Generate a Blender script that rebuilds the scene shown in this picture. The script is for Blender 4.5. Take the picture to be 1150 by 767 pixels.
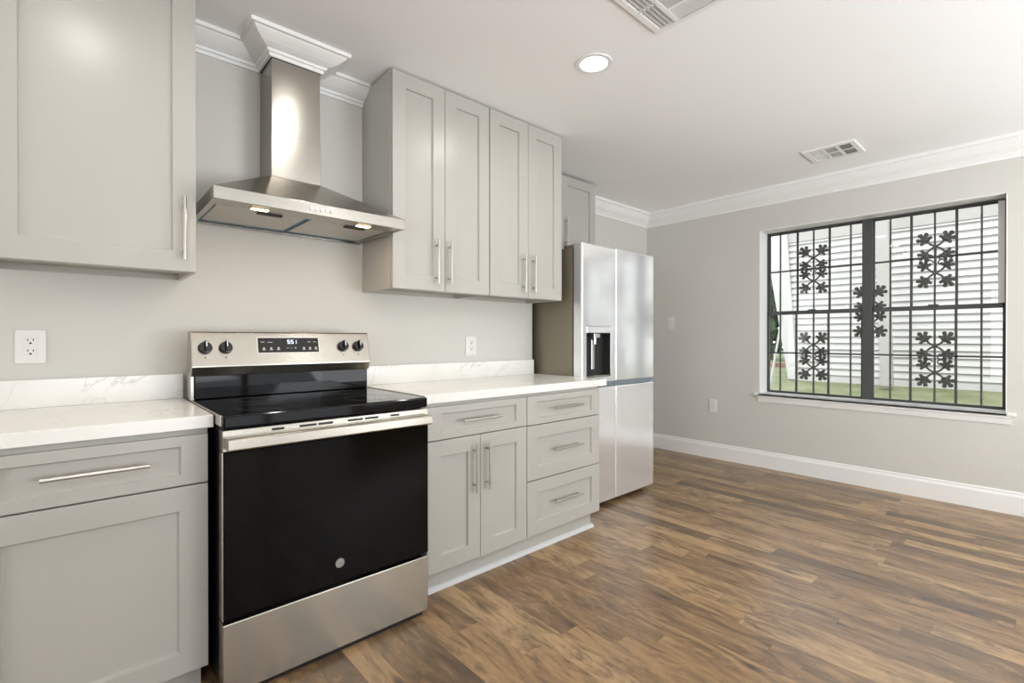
import bpy, bmesh, math, random
from mathutils import Vector, Matrix
random.seed(7)
for o in list(bpy.data.objects):
    bpy.data.objects.remove(o)
scn = bpy.context.scene
COL = scn.collection
# world frame: x runs along the cabinet wall to the right, "d" is the distance out of that wall into the room (y = -d), z is up

# ------------------------------------------------------------------ camera, world, lights, exposure
cam_d = bpy.data.cameras.new('camera')
cam_d.sensor_fit = 'HORIZONTAL'; cam_d.sensor_width = 36.0
cam_d.lens = 544.447 / 1150 * 36
cam_d.shift_y = (382.0 - 383.5) / 1150
cam_d.clip_start = 0.02
cam = bpy.data.objects.new('camera', cam_d); COL.objects.link(cam)
cam.location = (-0.0934, -2.5009, 1.1684)
cam.rotation_euler = (math.pi / 2 - 0.0034, 0, -0.734)
scn.camera = cam

vs = scn.view_settings
scn.display_settings.display_device = 'sRGB'
vs.view_transform = 'Standard'; vs.look = 'None'; vs.gamma = 1.0; vs.use_curve_mapping = False
vs.exposure = -0.08
cy = scn.cycles
cy.use_denoising = True
cy.max_bounces = 10; cy.diffuse_bounces = 5; cy.glossy_bounces = 5; cy.transparent_max_bounces = 16
cy.sample_clamp_indirect = 6.0
cy.caustics_reflective = False; cy.caustics_refractive = False

SKY_STRENGTH = 3.0
SUN_STRENGTH = 1.3
CAN_POWER = 3.0
PATIO_FILL_POWER = 20.0
LEFT_FILL_POWER = 116.0
BOUNCE_POWER = 58.0
BOUNCE2_POWER = 102.0
CAN_FRONT = 3.5
HOOD_POWER = 0.7

world = bpy.data.worlds.new('sky'); scn.world = world; world.use_nodes = True
bgn = world.node_tree.nodes['Background']
bgn.inputs[0].default_value = (0.88, 0.94, 1.0, 1); bgn.inputs[1].default_value = SKY_STRENGTH

def lamp(name, kind, loc, power, color, size=None, size_y=None, shape=None, target=None, direction=None, spread=None):
    L = bpy.data.lights.new(name, kind); L.energy = power; L.color = color
    if kind == 'AREA':
        L.shape = shape or 'RECTANGLE'; L.size = size
        if size_y: L.size_y = size_y
        if spread: L.spread = spread
    o = bpy.data.objects.new(name, L); COL.objects.link(o); o.location = loc
    if direction is not None:
        o.rotation_euler = Vector(direction).to_track_quat('-Z', 'Y').to_euler()
    return o
sun = lamp('sun', 'SUN', (6, 0, 12), SUN_STRENGTH, (1.0, 0.97, 0.92), direction=(0.72, 0.15, -1.0))
sun.data.angle = math.radians(3)
# added fill lamps, unseen: outside the sliding door, behind the camera, far left
lamp('patio_fill', 'AREA', (1.7, -5.62, 1.35), PATIO_FILL_POWER, (0.93, 0.975, 1.03), 2.4, 2.1, direction=(0, 1, -0.02))  # added fill standing for daylight at the sliding door
lamp('bounce_fill', 'AREA', (0.2, -4.2, 0.9), BOUNCE_POWER, (0.93, 0.975, 1.03), 1.6, 1.6, direction=(0.1, 0.2, 1))  # added fill aimed up to brighten the ceiling
lamp('bounce_fill', 'AREA', (2.9, -4.9, 1.0), BOUNCE2_POWER, (0.93, 0.975, 1.03), 1.8, 1.6, direction=(0.32, 0.75, 0.85))  # second added fill, tilted towards the far ceiling and right wall
lamp('left_fill', 'AREA', (-5.3, -3.3, 1.4), LEFT_FILL_POWER, (0.94, 0.975, 1.03), 3.6, 2.2, direction=(1, 0.12, 0))  # added fill inside the closed left wall, brightens cabinet sides and right wall

# ------------------------------------------------------------------ material helpers
def srgb(r, g, b):
    f = lambda c: (c / 255 / 12.92) if c <= 10 else (((c / 255) + 0.055) / 1.055) ** 2.4
    return (f(r), f(g), f(b), 1.0)
class NT:
    def __init__(s, name):
        s.m = bpy.data.materials.new(name); s.m.use_nodes = True
        s.t = s.m.node_tree; s.b = s.t.nodes['Principled BSDF']; s.out = s.t.nodes['Material Output']
    def n(s, typ, **kw):
        nd = s.t.nodes.new(typ)
        for k, v in kw.items():
            if k.startswith('i_'):
                key = k[2:]; key = int(key) if key.isdigit() else key
                nd.inputs[key].default_value = v
            else: setattr(nd, k, v)
        return nd
    def l(s, a, b): s.t.links.new(a, b)
    def math(s, op, a, b=None):
        nd = s.n('ShaderNodeMath', operation=op)
        for i, v in enumerate((a, b)):
            if v is None: continue
            if isinstance(v, (int, float)): nd.inputs[i].default_value = v
            else: s.l(v, nd.inputs[i])
        return nd.outputs[0]
    def ramp(s, fac, stops, interp='LINEAR'):
        nd = s.n('ShaderNodeValToRGB'); cr = nd.color_ramp; cr.interpolation = interp
        while len(cr.elements) < len(stops): cr.elements.new(0.5)
        for e, (p, c) in zip(cr.elements, stops):
            e.position = p; e.color = c
        s.l(fac, nd.inputs[0]); return nd.outputs[0]
    def mix(s, fac, a, b, mode='MIX'):
        nd = s.n('ShaderNodeMix', data_type='RGBA', blend_type=mode)
        for v, i in ((fac, 0), (a, 6), (b, 7)):
            if isinstance(v, (int, float)): nd.inputs[i].default_value = v
            elif isinstance(v, tuple): nd.inputs[i].default_value = v
            else: s.l(v, nd.inputs[i])
        return nd.outputs[2]
    def pos(s, scale=(1, 1, 1)):
        g = s.n('ShaderNodeTexCoord'); mp = s.n('ShaderNodeMapping'); mp.inputs['Scale'].default_value = scale
        s.l(g.outputs['Object'], mp.inputs[0]); return mp.outputs[0]
    def noise(s, vec, scale, detail=3, rough=0.5, dist=0.0):
        nd = s.n('ShaderNodeTexNoise'); nd.inputs['Scale'].default_value = scale
        nd.inputs['Detail'].default_value = detail; nd.inputs['Roughness'].default_value = rough
        nd.inputs['Distortion'].default_value = dist
        s.l(vec, nd.inputs['Vector']); return nd.outputs[0]
    def bump(s, h, strength, dist=0.001):
        nd = s.n('ShaderNodeBump'); nd.inputs['Strength'].default_value = strength; nd.inputs['Distance'].default_value = dist
        s.l(h, nd.inputs['Height']); s.l(nd.outputs[0], s.b.inputs['Normal']); return nd
    def set(s, **kw):
        for k, v in kw.items():
            s.b.inputs[k.replace('_', ' ')].default_value = v
        return s
def simple(name, col, rough=0.5, metal=0.0, spec=0.5, var=0.03, scale=6.0, bump=0.0, coat=0.0):
    t = NT(name); t.set(Roughness=rough, Metallic=metal); t.b.inputs['Specular IOR Level'].default_value = spec
    nz = t.noise(t.pos(), scale, 4)
    lo = tuple(c * (1 - var) for c in col[:3]) + (1,); hi = tuple(min(1, c * (1 + var)) for c in col[:3]) + (1,)
    t.l(t.ramp(nz, [(0.3, lo), (0.7, hi)]), t.b.inputs['Base Color'])
    if bump: t.bump(t.noise(t.pos(), 260, 2), bump)
    if coat: t.b.inputs['Coat Weight'].default_value = coat
    return t.m
def emit(name, col, strength):
    t = NT(name); t.set(Roughness=0.4); t.b.inputs['Base Color'].default_value = col
    t.b.inputs['Emission Color'].default_value = col; t.b.inputs['Emission Strength'].default_value = strength
    return t.m
def steel(name, col, rough, aniso, rot=0.25, metal=1.0, var=0.04, grain=(3, 3, 500), bump=0.04, wave=0.0):
    t = NT(name); t.set(Metallic=metal, Roughness=rough)
    t.b.inputs['Anisotropic'].default_value = aniso; t.b.inputs['Anisotropic Rotation'].default_value = rot
    tg = t.n('ShaderNodeTangent', direction_type='RADIAL', axis='Z'); t.l(tg.outputs[0], t.b.inputs['Tangent'])
    nz = t.noise(t.pos(grain), 1.0, 2)
    lo = tuple(c * (1 - var) for c in col[:3]) + (1,); hi = tuple(min(1, c * (1 + var)) for c in col[:3]) + (1,)
    t.l(t.ramp(nz, [(0.25, lo), (0.75, hi)]), t.b.inputs['Base Color'])
    if wave:
        t.bump(t.noise(t.pos((9, 9, 0.7)), 1.0, 1), wave, 0.02)
    elif bump: t.bump(nz, bump, 0.0005)
    return t.m
def glass(name, tint=(1, 1, 1, 1), refl=1.0):
    t = NT(name); t.t.nodes.remove(t.b)
    tr = t.n('ShaderNodeBsdfTransparent'); tr.inputs[0].default_value = tint
    gl = t.n('ShaderNodeBsdfGlossy'); gl.inputs['Roughness'].default_value = 0.0
    fr = t.n('ShaderNodeFresnel'); fr.inputs[0].default_value = 1.45
    mx = t.n('ShaderNodeMixShader'); t.l(t.math('MULTIPLY', fr.outputs[0], refl), mx.inputs[0])
    t.l(tr.outputs[0], mx.inputs[1]); t.l(gl.outputs[0], mx.inputs[2]); t.l(mx.outputs[0], t.out.inputs[0])
    return t.m

def floor_material():
    t = NT('oak_laminate')
    g = t.n('ShaderNodeNewGeometry'); sp = t.n('ShaderNodeSeparateXYZ'); t.l(g.outputs['Position'], sp.inputs[0])
    X, Y = sp.outputs[0], sp.outputs[1]
    W = 0.0985; LEN = 0.92
    xs = t.math('DIVIDE', t.math('SUBTRACT', X, 1.827), W)
    i = t.math('FLOOR', xs); fx = t.math('FRACT', xs)
    wn = t.n('ShaderNodeTexWhiteNoise', noise_dimensions='1D'); t.l(i, wn.inputs['W'])
    ys = t.math('DIVIDE', t.math('ADD', Y, t.math('MULTIPLY', wn.outputs[0], 17.3)), LEN)
    j = t.math('FLOOR', ys); fy = t.math('FRACT', ys)
    cmb = t.n('ShaderNodeCombineXYZ'); t.l(i, cmb.inputs[0]); t.l(j, cmb.inputs[1])
    w2 = t.n('ShaderNodeTexWhiteNoise', noise_dimensions='2D'); t.l(cmb.outputs[0], w2.inputs['Vector'])
    r = w2.outputs[0]
    # grain coordinates, shifted for every plank
    def grain_vec(sx, sy, k):
        c = t.n('ShaderNodeCombineXYZ')
        t.l(t.math('ADD', t.math('MULTIPLY', X, sx), t.math('MULTIPLY', r, 31.0 * k)), c.inputs[0])
        t.l(t.math('ADD', t.math('MULTIPLY', Y, sy), t.math('MULTIPLY', r, 57.0 * k)), c.inputs[1])
        return c.outputs[0]
    base = t.ramp(r, [(0.0, srgb(100, 80, 58)), (0.25, srgb(130, 103, 73)), (0.6, srgb(154, 122, 84)), (1.0, srgb(176, 145, 106))])
    broad = t.noise(grain_vec(11, 2.9, 1), 1.0, 6, 0.68, 1.5)
    col = t.mix(t.ramp(broad, [(0.46, (0, 0, 0, 1)), (0.67, (0.84, 0.84, 0.84, 1))]), base, srgb(74, 57, 41))
    col = t.mix(t.ramp(broad, [(0.28, (0.6, 0.6, 0.6, 1)), (0.44, (0, 0, 0, 1))]), col, srgb(188, 154, 110))
    fine = t.noise(grain_vec(62, 4.6, 2), 1.0, 5, 0.65, 0.9)
    col = t.mix(t.ramp(fine, [(0.5, (0, 0, 0, 1)), (0.72, (0.6, 0.6, 0.6, 1))]), col, srgb(100, 76, 54))
    # knots
    vo = t.n('ShaderNodeTexVoronoi'); vo.inputs['Scale'].default_value = 1.0; t.l(grain_vec(9, 3.0, 3), vo.inputs['Vector'])
    knot = t.ramp(vo.outputs['Distance'], [(0.03, (1, 1, 1, 1)), (0.20, (0, 0, 0, 1))])
    wk = t.n('ShaderNodeTexWhiteNoise', noise_dimensions='3D'); t.l(vo.outputs['Position'], wk.inputs['Vector'])
    kk = t.math('MULTIPLY', knot, t.math('GREATER_THAN', wk.outputs[0], 0.45))
    col = t.mix(t.math('MULTIPLY', kk, 0.85), col, srgb(54, 40, 29))
    # seams
    ex = t.math('LESS_THAN', t.math('MINIMUM', fx, t.math('SUBTRACT', 1.0, fx)), 0.008)
    ey = t.math('LESS_THAN', t.math('MINIMUM', fy, t.math('SUBTRACT', 1.0, fy)), 0.0009)
    seam = t.math('MAXIMUM', ex, ey)
    col = t.mix(t.math('MULTIPLY', seam, 0.45), col, srgb(70, 52, 40))
    t.l(col, t.b.inputs['Base Color'])
    t.l(t.math('ADD', 0.25, t.math('MULTIPLY', fine, 0.16)), t.b.inputs['Roughness'])
    t.b.inputs['Specular IOR Level'].default_value = 0.8
    t.bump(t.math('SUBTRACT', t.math('MULTIPLY', fine, 0.25), seam), 0.12, 0.001)
    return t.m
def quartz_material():
    t = NT('white_quartz')
    v = t.pos()
    n1 = t.noise(v, 1.1, 6, 0.6, 1.6)
    vein = t.ramp(t.math('ABSOLUTE', t.math('SUBTRACT', n1, 0.5)), [(0.0, (1, 1, 1, 1)), (0.010, (0, 0, 0, 1))])
    n2 = t.noise(v, 3.0, 3, 0.5)
    fac = t.math('MULTIPLY', vein, t.ramp(n2, [(0.46, (0, 0, 0, 1)), (0.66, (0.36, 0.36, 0.36, 1))]))
    cloud = t.ramp(t.noise(v, 2.2, 5, 0.55, 0.4), [(0.3, srgb(231, 229, 223)), (0.7, srgb(242, 240, 235))])
    t.l(t.mix(fac, cloud, srgb(150, 148, 146)), t.b.inputs['Base Color'])
    t.set(Roughness=0.22)
    return t.m
def leaf_material(name, a, b):
    t = NT(name); t.set(Roughness=0.6)
    t.l(t.ramp(t.noise(t.pos(), 5, 4), [(0.35, a), (0.65, b)]), t.b.inputs['Base Color']); return t.m
def lawn_material():
    t = NT('lawn'); t.set(Roughness=0.9)
    c = t.ramp(t.noise(t.pos(), 2.2, 6, 0.7), [(0.3, srgb(100, 110, 74)), (0.5, srgb(120, 127, 91)), (0.72, srgb(146, 139, 113))])
    t.l(c, t.b.inputs['Base Color']); t.bump(t.noise(t.pos(), 60, 3), 0.6, 0.02); return t.m

WALL_C = srgb(207, 205, 198)
M = dict(
    shoe=simple('shoe_moulding_paint', srgb(206, 208, 207), 0.4, var=0.006),
    wall=simple('wall_paint', WALL_C, 0.75, var=0.008, scale=3, bump=0.05),
    ceiling=simple('ceiling_paint', srgb(247, 247, 246), 0.85, var=0.004, scale=3, bump=0.05),
    trim=simple('trim_paint', srgb(236, 236, 233), 0.4, var=0.006),
    cab=simple('cabinet_paint', srgb(177, 175, 168), 0.31, var=0.012, scale=4),
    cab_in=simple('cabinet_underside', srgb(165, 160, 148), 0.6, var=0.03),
    quartz=quartz_material(), floor=floor_material(),
    steel=steel('brushed_steel', srgb(168, 163, 154), 0.24, 0.75),
    steel_range=steel('range_steel', srgb(168, 162, 151), 0.25, 0.75),
    fridge=steel('refrigerator_steel', srgb(244, 245, 246), 0.14, 0.55, metal=0.72, wave=0.02),
    nickel=steel('brushed_nickel', srgb(196, 193, 187), 0.3, 0.0, bump=0.02),
    chrome=simple('chrome', srgb(225, 225, 226), 0.08, 1.0),
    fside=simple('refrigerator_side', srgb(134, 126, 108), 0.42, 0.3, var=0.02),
    strip=simple('handle_recess', srgb(150, 163, 172), 0.25, 0.7),
    black=simple('black_enamel', srgb(22, 21, 20), 0.3, var=0.05),
    glassblk=simple('black_glass', srgb(8, 7, 6), 0.04, var=0.02, spec=0.14),
    display=simple('display_glass', srgb(30, 28, 25), 0.3, var=0.02, spec=0.3),
    cook=simple('cooktop_glass', srgb(12, 11, 10), 0.06, var=0.05, spec=0.2),
    ring=simple('burner_print', srgb(62, 60, 57), 0.2),
    plastic=simple('black_plastic', srgb(14, 13, 13), 0.3),
    dark=simple('dark_recess', srgb(34, 32, 29), 0.6),
    plate=simple('white_plastic', srgb(226, 224, 218), 0.3, var=0.005),
    slot=simple('socket_slot', srgb(58, 48, 44), 0.6),
    filt=simple('filter_mesh', srgb(196, 192, 184), 0.45, 0.55, var=0.04, scale=30),
    film=simple('blue_protective_film', srgb(28, 92, 116), 0.35),
    print=emit('panel_print', (0.42, 0.43, 0.41, 1), 0.05),
    digit=emit('clock_digits', (0.72, 0.80, 1.0, 1), 1.1),
    lens=emit('ceiling_light_lens', (1.0, 0.985, 0.95, 1), 14.0),
    hoodlens=emit('hood_lamp_lens', (1.0, 0.72, 0.42, 1), 9.0),
    bronze=simple('dark_bronze_frame', srgb(74, 76, 74), 0.45, 0.2),
    iron=simple('wrought_iron', srgb(112, 114, 107), 0.7, 0.1),
    pane=glass('window_glass', refl=0.8),
    siding=simple('white_siding', srgb(190, 188, 184), 0.6, var=0.02, scale=3),
    roofing=simple('roof_shingles', srgb(120, 116, 110), 0.9, var=0.1, scale=20),
    soffit=simple('porch_soffit', srgb(170, 166, 160), 0.7),
    brick=simple('brick_edging', srgb(150, 116, 100), 0.85, var=0.15, scale=20),
    lawn=lawn_material(),
    leaf=leaf_material('leaves', srgb(34, 60, 32), srgb(70, 100, 50)),
    bark=simple('bark', srgb(86, 72, 58), 0.9, var=0.15, scale=20),
    logo=simple('badge_face', srgb(186, 190, 188), 0.25, 0.8),
    vent_grey=simple('vent_inner_grey', srgb(196, 197, 195), 0.6),
    vent_dark=simple('vent_inner_dark', srgb(150, 152, 148), 0.7),
)

# ------------------------------------------------------------------ mesh helpers
ROOTS = {}
def origin_of(parent):
    while parent is not None and parent.name not in ROOTS: parent = parent.parent
    return ROOTS[parent.name] if parent is not None else Vector((0, 0, 0))
class MB:
    """collects shapes given in (x, d, z) room coordinates; build() links them as ONE mesh object"""
    def __init__(s): s.v = []; s.f = []
    def add(s, vs_, fs):
        b = len(s.v); s.v += [Vector((x, -d, z)) for x, d, z in vs_]; s.f += [tuple(b + i for i in f) for f in fs]; return s
    def box(s, x0, x1, d0, d1, z0, z1):
        return s.add([(x, d, z) for x in (x0, x1) for d in (d0, d1) for z in (z0, z1)],
                     [(0, 1, 3, 2), (4, 6, 7, 5), (0, 4, 5, 1), (2, 3, 7, 6), (0, 2, 6, 4), (1, 5, 7, 3)])
    def hexa(s, lo, hi):  # two matching quads
        return s.add(list(lo) + list(hi), [(0, 1, 2, 3), (7, 6, 5, 4)] + [(k, (k + 1) % 4, (k + 1) % 4 + 4, k + 4) for k in range(4)])
    def cyl(s, p0, p1, r, n=16, r1=None):
        a = Vector(p0); b = Vector(p1); ax = (b - a).normalized()
        u = ax.orthogonal().normalized(); w = ax.cross(u); r1 = r if r1 is None else r1
        vs_ = []
        for p, rr in ((a, r), (b, r1)):
            for k in range(n):
                t = 2 * math.pi * k / n; vs_.append(tuple(p + (u * math.cos(t) + w * math.sin(t)) * rr))
        return s.add(vs_, [tuple(range(n))[::-1], tuple(range(n, 2 * n))] + [(k, (k + 1) % n, n + (k + 1) % n, n + k) for k in range(n)])
    def prism(s, poly, axis, a, b):
        """polygon in the two remaining axes, extruded along axis ('x','d','z') from a to b"""
        def mk(p, q):
            return {'x': (q, p[0], p[1]), 'd': (p[0], q, p[1]), 'z': (p[0], p[1], q)}[axis]
        n = len(poly)
        return s.add([mk(p, a) for p in poly] + [mk(p, b) for p in poly],
                     [tuple(range(n)), tuple(range(n, 2 * n))[::-1]] + [(k, n + k, n + (k + 1) % n, (k + 1) % n) for k in range(n)])
    def ring(s, c, r0, r1, h0, h1, axis='z', n=40):
        vs_ = []
        for rr, hh in ((r0, h0), (r1, h0), (r1, h1), (r0, h1)):
            for k in range(n):
                t = 2 * math.pi * k / n; u, w = rr * math.cos(t), rr * math.sin(t)
                vs_.append((c[0] + u, c[1] + w, hh) if axis == 'z' else (c[0] + u, hh, c[1] + w))
        fs = []
        for q in range(4):
            for k in range(n):
                fs.append((q * n + k, q * n + (k + 1) % n, ((q + 1) % 4) * n + (k + 1) % n, ((q + 1) % 4) * n + k))
        return s.add(vs_, fs)
    def sweep(s, prof, path):
        """closed profile [(out, z)] swept with mitred corners along plan path [(x, d)]; 'out' is to the room side"""
        P = [Vector(p) for p in path]; n = len(prof); vs_ = []
        def nrm(a, b):
            t = (b - a).normalized(); return Vector((-t[1], t[0]))
        for k, p in enumerate(P):
            if k == 0: m = nrm(P[0], P[1])
            elif k == len(P) - 1: m = nrm(P[-2], P[-1])
            else:
                n1 = nrm(P[k - 1], p); n2 = nrm(p, P[k + 1]); m = (n1 + n2) / (1 + n1.dot(n2))
            vs_ += [(p[0] + m[0] * o, p[1] + m[1] * o, z) for o, z in prof]
        fs = [tuple(range(n))[::-1], tuple(range((len(P) - 1) * n, len(P) * n))]
        for k in range(len(P) - 1):
            for q in range(n):
                fs.append((k * n + q, k * n + (q + 1) % n, (k + 1) * n + (q + 1) % n, (k + 1) * n + q))
        return s.add(vs_, fs)
    def build(s, name, mat, parent=None, bevel=0.0, seg=2, smooth=False, weld=False):
        off = origin_of(parent)
        me = bpy.data.meshes.new(name)
        me.from_pydata([v - off for v in s.v], [], s.f)
        bm = bmesh.new(); bm.from_mesh(me)
        if weld: bmesh.ops.remove_doubles(bm, verts=bm.verts, dist=1e-5)
        bmesh.ops.recalc_face_normals(bm, faces=bm.faces)
        bm.to_mesh(me); bm.free()
        me.materials.append(mat)
        o = bpy.data.objects.new(name, me); COL.objects.link(o)
        if parent is not None: o.parent = parent
        if bevel:
            b = o.modifiers.new('bevel', 'BEVEL'); b.width = bevel; b.segments = seg; b.limit_method = 'ANGLE'; b.angle_limit = math.radians(35)
            b.harden_normals = False
        if smooth:
            for p in me.polygons: p.use_smooth = True
            e = o.modifiers.new('edges', 'EDGE_SPLIT'); e.split_angle = math.radians(38)
        return o
def box(*a): return MB().box(*a)
def tag(o, label, cat, group=None):
    o['label'] = label; o['category'] = cat
    if group: o['group'] = group
    return o
def thing(name, x, d, z, label, cat, group=None):
    o = bpy.data.objects.new(name, None); COL.objects.link(o); o.location = (x, -d, z); o.empty_display_size = 0.1
    ROOTS[o.name] = Vector((x, -d, z))
    return tag(o, label, cat, group)
def struct(o): o['kind'] = 'structure'; return o
def text_mesh(body, size):
    cu = bpy.data.curves.new('lettering', 'FONT'); cu.body = body; cu.size = size; cu.align_x = 'CENTER'; cu.align_y = 'CENTER'; cu.extrude = 0.0004
    ob = bpy.data.objects.new('lettering', cu); COL.objects.link(ob)
    me = bpy.data.meshes.new_from_object(ob.evaluated_get(bpy.context.evaluated_depsgraph_get()))
    vs_ = [v.co.copy() for v in me.vertices]; fs = [tuple(p.vertices) for p in me.polygons]
    bpy.data.objects.remove(ob); bpy.data.curves.remove(cu); bpy.data.meshes.remove(me)
    return vs_, fs

# ------------------------------------------------------------------ room shell
H = 2.507; XR = 4.537; REC = -0.439; XW = 2.359; XL = -5.5; DF = 5.5
struct(box(XL - 0.2, XR + 0.3, REC - 0.3, DF + 0.3, -0.12, 0.0).build('floor', M['floor']))
struct(box(XL - 0.2, XR + 0.3, REC - 0.3, DF + 0.3, H, H + 0.15).build('ceiling', M['ceiling']))
struct(MB().prism([(XL - 0.15, 0), (XW, 0), (XW, REC), (XR + 0.26, REC), (XR + 0.26, REC - 0.15), (XW - 0.15, REC - 0.15), (XW - 0.15, -0.15), (XL - 0.15, -0.15)], 'z', 0, H).build('wall_back', M['wall']))
# right wall with the window opening
W0, W1, WZ0, WZ1 = 0.730, 2.312, 0.672, 2.147
XO = XR + 0.26
struct(MB().box(XR, XO, REC, W0, 0, H).box(XR, XO, W1, DF, 0, H).box(XR, XO, W0, W1, 0, WZ0 - 0.02).box(XR, XO, W0, W1, WZ1, H).build('wall_right', M['wall']))
# wall behind the camera with the sliding door, and closed left wall
P0, P1, PZ = 0.55, 2.85, 2.1
struct(MB().box(XL, P0, DF, DF + 0.15, 0, H).box(P1, XO, DF, DF + 0.15, 0, H).box(P0, P1, DF, DF + 0.15, PZ, H).build('wall_front', M['wall']))
struct(box(XL - 0.15, XL, 0, DF + 0.15, 0, H).build('wall_left', M['wall']))

# white painted window reveal lining
rv = MB()
rv.box(XR - 0.001, XR + 0.165, W0 - 0.0, W0 + 0.006, WZ0, WZ1).box(XR - 0.001, XR + 0.165, W1 - 0.006, W1, WZ0, WZ1).box(XR - 0.001, XR + 0.165, W0, W1, WZ1 - 0.006, WZ1)

# mouldings
crown_k = [(0, 2.418), (0.009, 2.418), (0.011, 2.432), (0.019, 2.436), (0.023, 2.445), (0.034, 2.449), (0.052, 2.458), (0.072, 2.472), (0.086, 2.484), (0.091, 2.490), (0.103, 2.492), (0.105, H), (0, H)]
struct(MB().sweep(crown_k, [(0.250, 0.0), (0.5565, 0.0), (0.5565, 0.1865), (0.7755, 0.1865), (0.7755, 0.0), (1.0675, 0.0)]).build('trim_1', M['trim'], smooth=False))
crown_d = [(0, 2.3655), (0.010, 2.3655), (0.012, 2.388), (0.020, 2.394), (0.024, 2.405), (0.036, 2.414), (0.052, 2.430), (0.066, 2.452), (0.076, 2.472), (0.080, 2.480), (0.092, 2.484), (0.095, H), (0, H)]
struct(MB().sweep(crown_d, [(XW, REC), (XR, REC), (XR, DF), (XL, DF), (XL, 0.0)]).build('trim_2', M['trim']))
base_p = [(0, 0), (0.017, 0), (0.017, 0.118), (0.014, 0.126), (0.010, 0.133), (0.009, 0.145), (0.006, 0.1515), (0, 0.1515)]
struct(MB().sweep(base_p, [(XW, REC), (XR, REC), (XR, DF), (P1, DF)]).build('baseboard_right', M['trim']))
struct(MB().sweep(base_p, [(P0, DF), (XL, DF), (XL, 0.0)]).build('baseboard_left', M['trim']))
struct(MB().sweep([(0, 0), (0.021, 0), (0.019, 0.010), (0.013, 0.017), (0.005, 0.0205), (0, 0.0205)][::-1], [(1.03, 0.590), (2.296, 0.590)]).build('trim_3', M['shoe']))

# sliding door behind the camera
dr = struct(MB().box(P0, P0 + 0.06, DF, DF + 0.1, 0, PZ).box(P1 - 0.06, P1, DF, DF + 0.1, 0, PZ).box(P0, P1, DF, DF + 0.1, PZ - 0.06, PZ)
            .box(1.66, 1.74, DF + 0.02, DF + 0.08, 0, PZ).box(P0, P1, DF, DF + 0.1, 0, 0.05).build('door_1', M['trim']))
MB().box(P0 + 0.06, 1.66, DF + 0.045, DF + 0.05, 0.05, PZ - 0.06).box(1.74, P1 - 0.06, DF + 0.045, DF + 0.05, 0.05, PZ - 0.06).build('pane', M['pane'], dr)

# ------------------------------------------------------------------ window
XF = 4.71
win = struct(rv.build('window_1', M['trim']))
fr = MB()
fr.box(XF - 0.005, XF + 0.06, W0 + 0.006, 0.741, WZ0, WZ1 - 0.006).box(XF - 0.005, XF + 0.06, 2.292, W1 - 0.006, WZ0, WZ1 - 0.006)
fr.box(XF - 0.005, XF + 0.06, W0 + 0.006, W1 - 0.006, WZ1 - 0.016, WZ1 - 0.006).box(XF - 0.005, XF + 0.06, W0 + 0.006, W1 - 0.006, WZ0, WZ0 + 0.008)
fr.box(XF - 0.012, XF + 0.06, 1.472, 1.538, WZ0, WZ1 - 0.006)
fr.build('frame', M['bronze'], win, 0.002)
for a, b in ((0.741, 1.472), (1.538, 2.292)):
    mid1 = a + (b - a) / 3 - (0.006 if a < 1 else 0.01); mid2 = a + 2 * (b - a) / 3
    for nm, x, z0, z1, zm in (('lower_sash', XF, WZ0 + 0.008, 1.418, 1.038), ('upper_sash', XF + 0.03, 1.388, WZ1 - 0.016, 1.784)):
        sh = MB()
        sh.box(x, x + 0.022, a, a + 0.010, z0, z1).box(x, x + 0.022, b - 0.010, b, z0, z1)
        sh.box(x, x + 0.022, a, b, z0, z0 + (0.010 if nm == 'lower_sash' else 0.030)).box(x, x + 0.022, a, b, z1 - (0.034 if nm == 'lower_sash' else 0.008), z1)
        so = sh.build(nm, M['bronze'], win, 0.0015)
        MB().box(x + 0.004, x + 0.018, mid1 - 0.008, mid1 + 0.008, z0, z1).box(x + 0.004, x + 0.018, mid2 - 0.008, mid2 + 0.008, z0, z1).box(x + 0.004, x + 0.018, a, b, zm - 0.007, zm + 0.007).build('muntin', M['bronze'], so, 0.001)
        box(x + 0.0095, x + 0.0125, a + 0.008, b - 0.008, z0 + 0.01, z1 - 0.01).build('pane', M['pane'], so)
    box(XF - 0.012, XF, (a + b) / 2 - 0.03, (a + b) / 2 + 0.03, 1.412, 1.426).build('sash_lock', M['bronze'], win, 0.002)
MB().prism([(XF + 0.005, 0.672), (XR - 0.022, 0.672), (XR - 0.028, 0.666), (XR - 0.028, 0.655), (XR - 0.022, 0.649), (XF + 0.005, 0.649)], 'd', W0 + 0.001, W1 - 0.001).prism([(XR + 0.0, 0.672), (XR - 0.022, 0.672), (XR - 0.028, 0.666), (XR - 0.028, 0.655), (XR - 0.022, 0.649), (XR + 0.0, 0.649)], 'd', 0.697, 2.356).build('sill', M['trim'], win)
ap = [(0, 0.594), (0.008, 0.594), (0.010, 0.600), (0.013, 0.618), (0.016, 0.632), (0.022, 0.640), (0.023, 0.649), (0, 0.649)]
MB().sweep(ap, [(XR, 0.722), (XR, 2.331)]).build('apron', M['trim'], win)

box(XF - 0.004, XF + 0.028, 2.259, 2.306, 1.418, WZ1 - 0.016).build('jamb_liner', M['trim'], win)

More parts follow.
